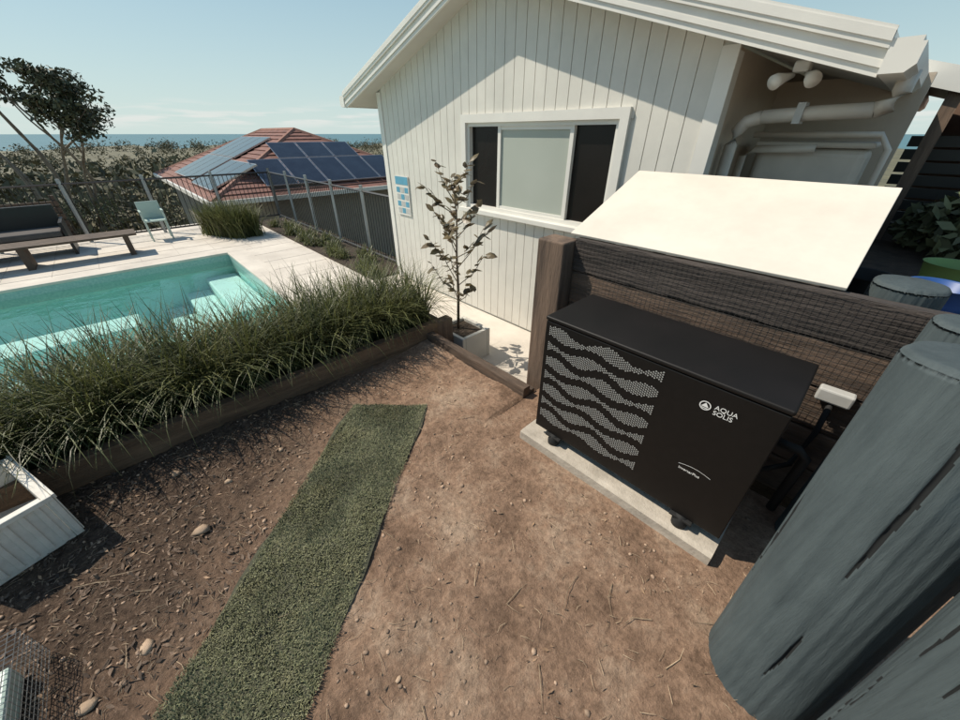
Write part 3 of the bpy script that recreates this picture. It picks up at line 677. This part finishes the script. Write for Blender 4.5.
def panels(P0,P1,Q0,Q1,spec,name):
    P0,P1,Q0,Q1=[Vector(x) for x in (P0,P1,Q0,Q1)]; d=(P1-P0).normalized(); up=((Q0+Q1)/2-(P0+P1)/2); up-=d*up.dot(d); up.normalize(); nr=d.cross(up); nr=nr if nr.z>0 else -nr
    V=[];F=[];V2=[];F2=[]
    for (s,t,w,h) in spec:
        o_=P0+d*s+up*t+nr*.13; c=[o_,o_+d*w,o_+d*w+up*h,o_+up*h]; k=len(V)
        V+=[x+nr*.004 for x in c]; F.append((k,k+1,k+2,k+3))
        e=.03; c2=[o_-d*e-up*e,o_+d*(w+e)-up*e,o_+d*(w+e)+up*(h+e),o_-d*e+up*(h+e)]; k=len(V2); V2+=c2+[x-nr*.05 for x in c2]; F2+=[(k,k+1,k+2,k+3),(k,k+4,k+5,k+1),(k+1,k+5,k+6,k+2)]
    mk(name,V,F,'solar',nh); mk(name+'_frames',V2,F2,'alu',nh)
sp1=[(4.0+i*1.08,.5+j*1.75,1.0,1.65) for i in range(4) for j in range(2)]+[(8.6+i*1.08,.35,1.0,1.65) for i in range(3)]
panels(v[0],v[1],v[4],v[5],sp1,'solar_south')
sp2=[(1.8+i*1.08,.5,1.0,1.65) for i in range(5)]+[(2.9+i*1.08,2.25,1.0,1.1) for i in range(3)]
panels(v[1],v[2],v[5],v[5],sp2,'solar_east')

# ---------------------------------------------------------------- gum tree at left
random.seed(33)
gt=empty('gum_tree'); gx,gy=-22.6,22
def gp(dx,dy,z): a,b=yard(gx+dx,gy+dy); return Vector((a,b,z))
parts=[];cl=[];csz=[]
def branch(p,d,l,r,depth):
    pts=[p]; q_=p.copy(); dd=d.copy()
    for i in range(4):
        dd=(dd+Vector((random.uniform(-.22,.22),random.uniform(-.22,.22),random.uniform(-.05,.2)))).normalized(); q_=q_+dd*l/4; pts.append(q_.copy())
    parts.append(tube_data(pts,[r*(1-.13*i) for i in range(5)],6,False))
    if depth==0:
        for k in (1,2,3,4): cl.append(pts[k]+Vector((random.uniform(-.3,.3),random.uniform(-.3,.3),random.uniform(0,.35)))); csz.append(random.uniform(.3,.62))
        return
    for k in range(3 if depth<3 else 2):
        nd=(dd+Vector((random.uniform(-.75,.75),random.uniform(-.75,.75),random.uniform(-.2,.4)))).normalized(); branch(pts[4-(k%2)],nd,l*.58,r*.55,depth-1)
branch(gp(-.9,0,-6),Vector((-.02,.03,1)),6.0,.20,3)
branch(gp(.1,.4,-6),Vector((.06,.06,1)),5.6,.16,3)
branch(gp(-2.2,1,-6),Vector((.0,.08,1)),5.6,.17,3)
vv,ff=merge(parts); mk('trunk_and_limbs',vv,ff,'bark',gt,True)
leaves('foliage',[tuple(c) for c in cl],60,csz,.11,'euc',gt,.6)
cs=[];sp=[]
for i in range(70):
    x=random.uniform(-27,-9); y=random.uniform(12.5,26)
    if -20<x and y>16: continue
    a,b=yard(x,y)
    if a<-13.6 and b<2.0: cs.append((a,b,random.uniform(-2.9,-1.7))); sp.append(random.uniform(.6,1.1))
leaves('shrubs',cs,420,sp,.07,'shrub')

# ---------------------------------------------------------------- right background
sf=empty('dark_slat_fence')
parts=[boxd(-.1,5,5.6,5.63,.6+i*.105,.685+i*.105) for i in range(10)]+[boxd(x,x+.08,5.635,5.7,-.4,1.68) for x in (.0,1.8,3.4)]
v,f=merge(parts); mk('slats',v,f,'fence',sf)
mh=empty('brown_main_house')
box('brick_wall',.1,9,7.2,12,-.4,2.35,'brick',mh)
prism('lean_to_roof',[(-.5,2.10),(1.6,1.52),(1.6,1.60),(-.5,2.18)],5.0,7.1,'soffit',mh)
prism('lean_to_fascia',[(-.5,2.06),(1.6,1.48),(1.6,1.63),(-.5,2.21)],4.97,4.995,'trim',mh)
box('lean_to_post',-.02,.07,5.02,5.11,-.4,1.93,'timber',mh)
box('window_opening',1.2,2.4,7.17,7.2,1.1,2.0,'gl',mh)
def tub(name,c,r,h,m,rim):
    n=28; pr=[(0,.0),(r*.78,0),(r*.9,h*.5),(r,h),(r*1.06,h+.004),(r*.97,h-.004),(r*.86,h*.5),(0,.02)]
    V=[];F=[]
    for rr_,z in pr:
        for k in range(n): t=2*math.pi*k/n; V.append((c[0]+rr_*math.cos(t),c[1]+rr_*math.sin(t),c[2]+z))
    for i in range(len(pr)-1):
        for k in range(n): F.append((i*n+k,i*n+(k+1)%n,(i+1)*n+(k+1)%n,(i+1)*n+k))
    return mk(name,V,F,m,None,True)
tub('blue_tub',(.36,2.98,.82),.13,.16,'blue',0); tub('green_tub',(.42,3.5,.82),.14,.17,'green',0); tub('black_tub',(.06,2.75,.82),.13,.20,'rubber',0)
leaves('garden_shrub',[(.6,4.3,1.0),(.9,4.5,1.2),(.45,4.6,1.1),(1.2,4.2,1.1),(.3,4.8,1.0)],380,[.3,.32,.25,.32,.22],.06,'shrub')

# ---------------------------------------------------------------- light
sdir=Vector((-.62,-.42,0)).normalized(); el=math.radians(51)
s=Vector((sdir.x*math.cos(el),sdir.y*math.cos(el),math.sin(el)))
ld=bpy.data.lights.new('sun','SUN'); ld.energy=5.0; ld.angle=math.radians(.5); ld.color=(1,.91,.77); lo=bpy.data.objects.new('sun',ld); sc.collection.objects.link(lo); lo.rotation_euler=(-s).to_track_quat('-Z','Y').to_euler()
w=bpy.data.worlds.new('World'); sc.world=w; w.use_nodes=True; nt=w.node_tree; N=nt.nodes; L=nt.links
sk=N.new('ShaderNodeTexSky'); sk.sky_type='NISHITA'; sk.sun_disc=False; sk.sun_elevation=el; sk.sun_rotation=math.atan2(s.x,s.y); sk.air_density=1.0; sk.dust_density=.3; sk.ozone_density=.4; sk.altitude=0
tc=N.new('ShaderNodeTexCoord'); mp=N.new('ShaderNodeMapping'); mp.inputs['Scale'].default_value=(5,5,60); L.new(tc.outputs['Generated'],mp.inputs[0])
sx=N.new('ShaderNodeSeparateXYZ'); L.new(tc.outputs['Generated'],sx.inputs[0])
hz=N.new('ShaderNodeValToRGB'); e=hz.color_ramp.elements; e[0].position=0; e[0].color=(.92,.92,.92,1); e[1].position=.75; e[1].color=(.12,.12,.12,1); k=e.new(.18); k.color=(.72,.72,.72,1); k=e.new(.38); k.color=(.42,.42,.42,1)
L.new(sx.outputs['Z'],hz.inputs[0])
hc=N.new('ShaderNodeValToRGB'); e=hc.color_ramp.elements; e[0].position=.0; e[0].color=(.54,.66,.65,1); e[1].position=.45; e[1].color=(.20,.42,.49,1)
L.new(sx.outputs['Z'],hc.inputs[0])
hv=N.new('ShaderNodeVectorMath'); hv.operation='SCALE'; hv.inputs['Scale'].default_value=9.3; L.new(hc.outputs[0],hv.inputs[0])
m0=N.new('ShaderNodeMix'); m0.data_type='RGBA'; L.new(hz.outputs[0],m0.inputs['Factor']); L.new(sk.outputs[0],m0.inputs['A']); L.new(hv.outputs[0],m0.inputs['B'])
cn=N.new('ShaderNodeTexNoise'); cn.inputs['Scale'].default_value=1.6; cn.inputs['Detail'].default_value=6; L.new(mp.outputs[0],cn.inputs[0])
band=N.new('ShaderNodeValToRGB'); e=band.color_ramp.elements; e[0].position=.004; e[0].color=(0,0,0,1); e[1].position=.06; e[1].color=(0,0,0,1); k=e.new(.024); k.color=(1,1,1,1)
L.new(sx.outputs['Z'],band.inputs[0])
cm=N.new('ShaderNodeMapRange'); cm.inputs['From Min'].default_value=.47; cm.inputs['From Max'].default_value=.60; cm.inputs['To Max'].default_value=.75; L.new(cn.outputs[0],cm.inputs[0])
mu=N.new('ShaderNodeMath'); mu.operation='MULTIPLY'; L.new(cm.outputs[0],mu.inputs[0]); L.new(band.outputs[0],mu.inputs[1])
mx=N.new('ShaderNodeMix'); mx.data_type='RGBA'; mx.inputs['B'].default_value=(6.9,6.9,6.6,1); L.new(mu.outputs[0],mx.inputs['Factor']); L.new(m0.outputs['Result'],mx.inputs['A'])
bg=N['Background']; bg.inputs['Strength'].default_value=.12; L.new(mx.outputs['Result'],bg.inputs[0])

# ---------------------------------------------------------------- camera
cd=bpy.data.cameras.new('camera'); cd.sensor_width=36; cd.lens=13.5; cd.clip_start=.02; cd.clip_end=60000
co=bpy.data.objects.new('camera',cd); sc.collection.objects.link(co); co.location=(0,0,1.65); co.rotation_euler=(math.radians(90-32.2),0,math.radians(46.55)); sc.camera=co
sc.view_settings.view_transform='Standard'; sc.view_settings.look='None'; sc.view_settings.exposure=0
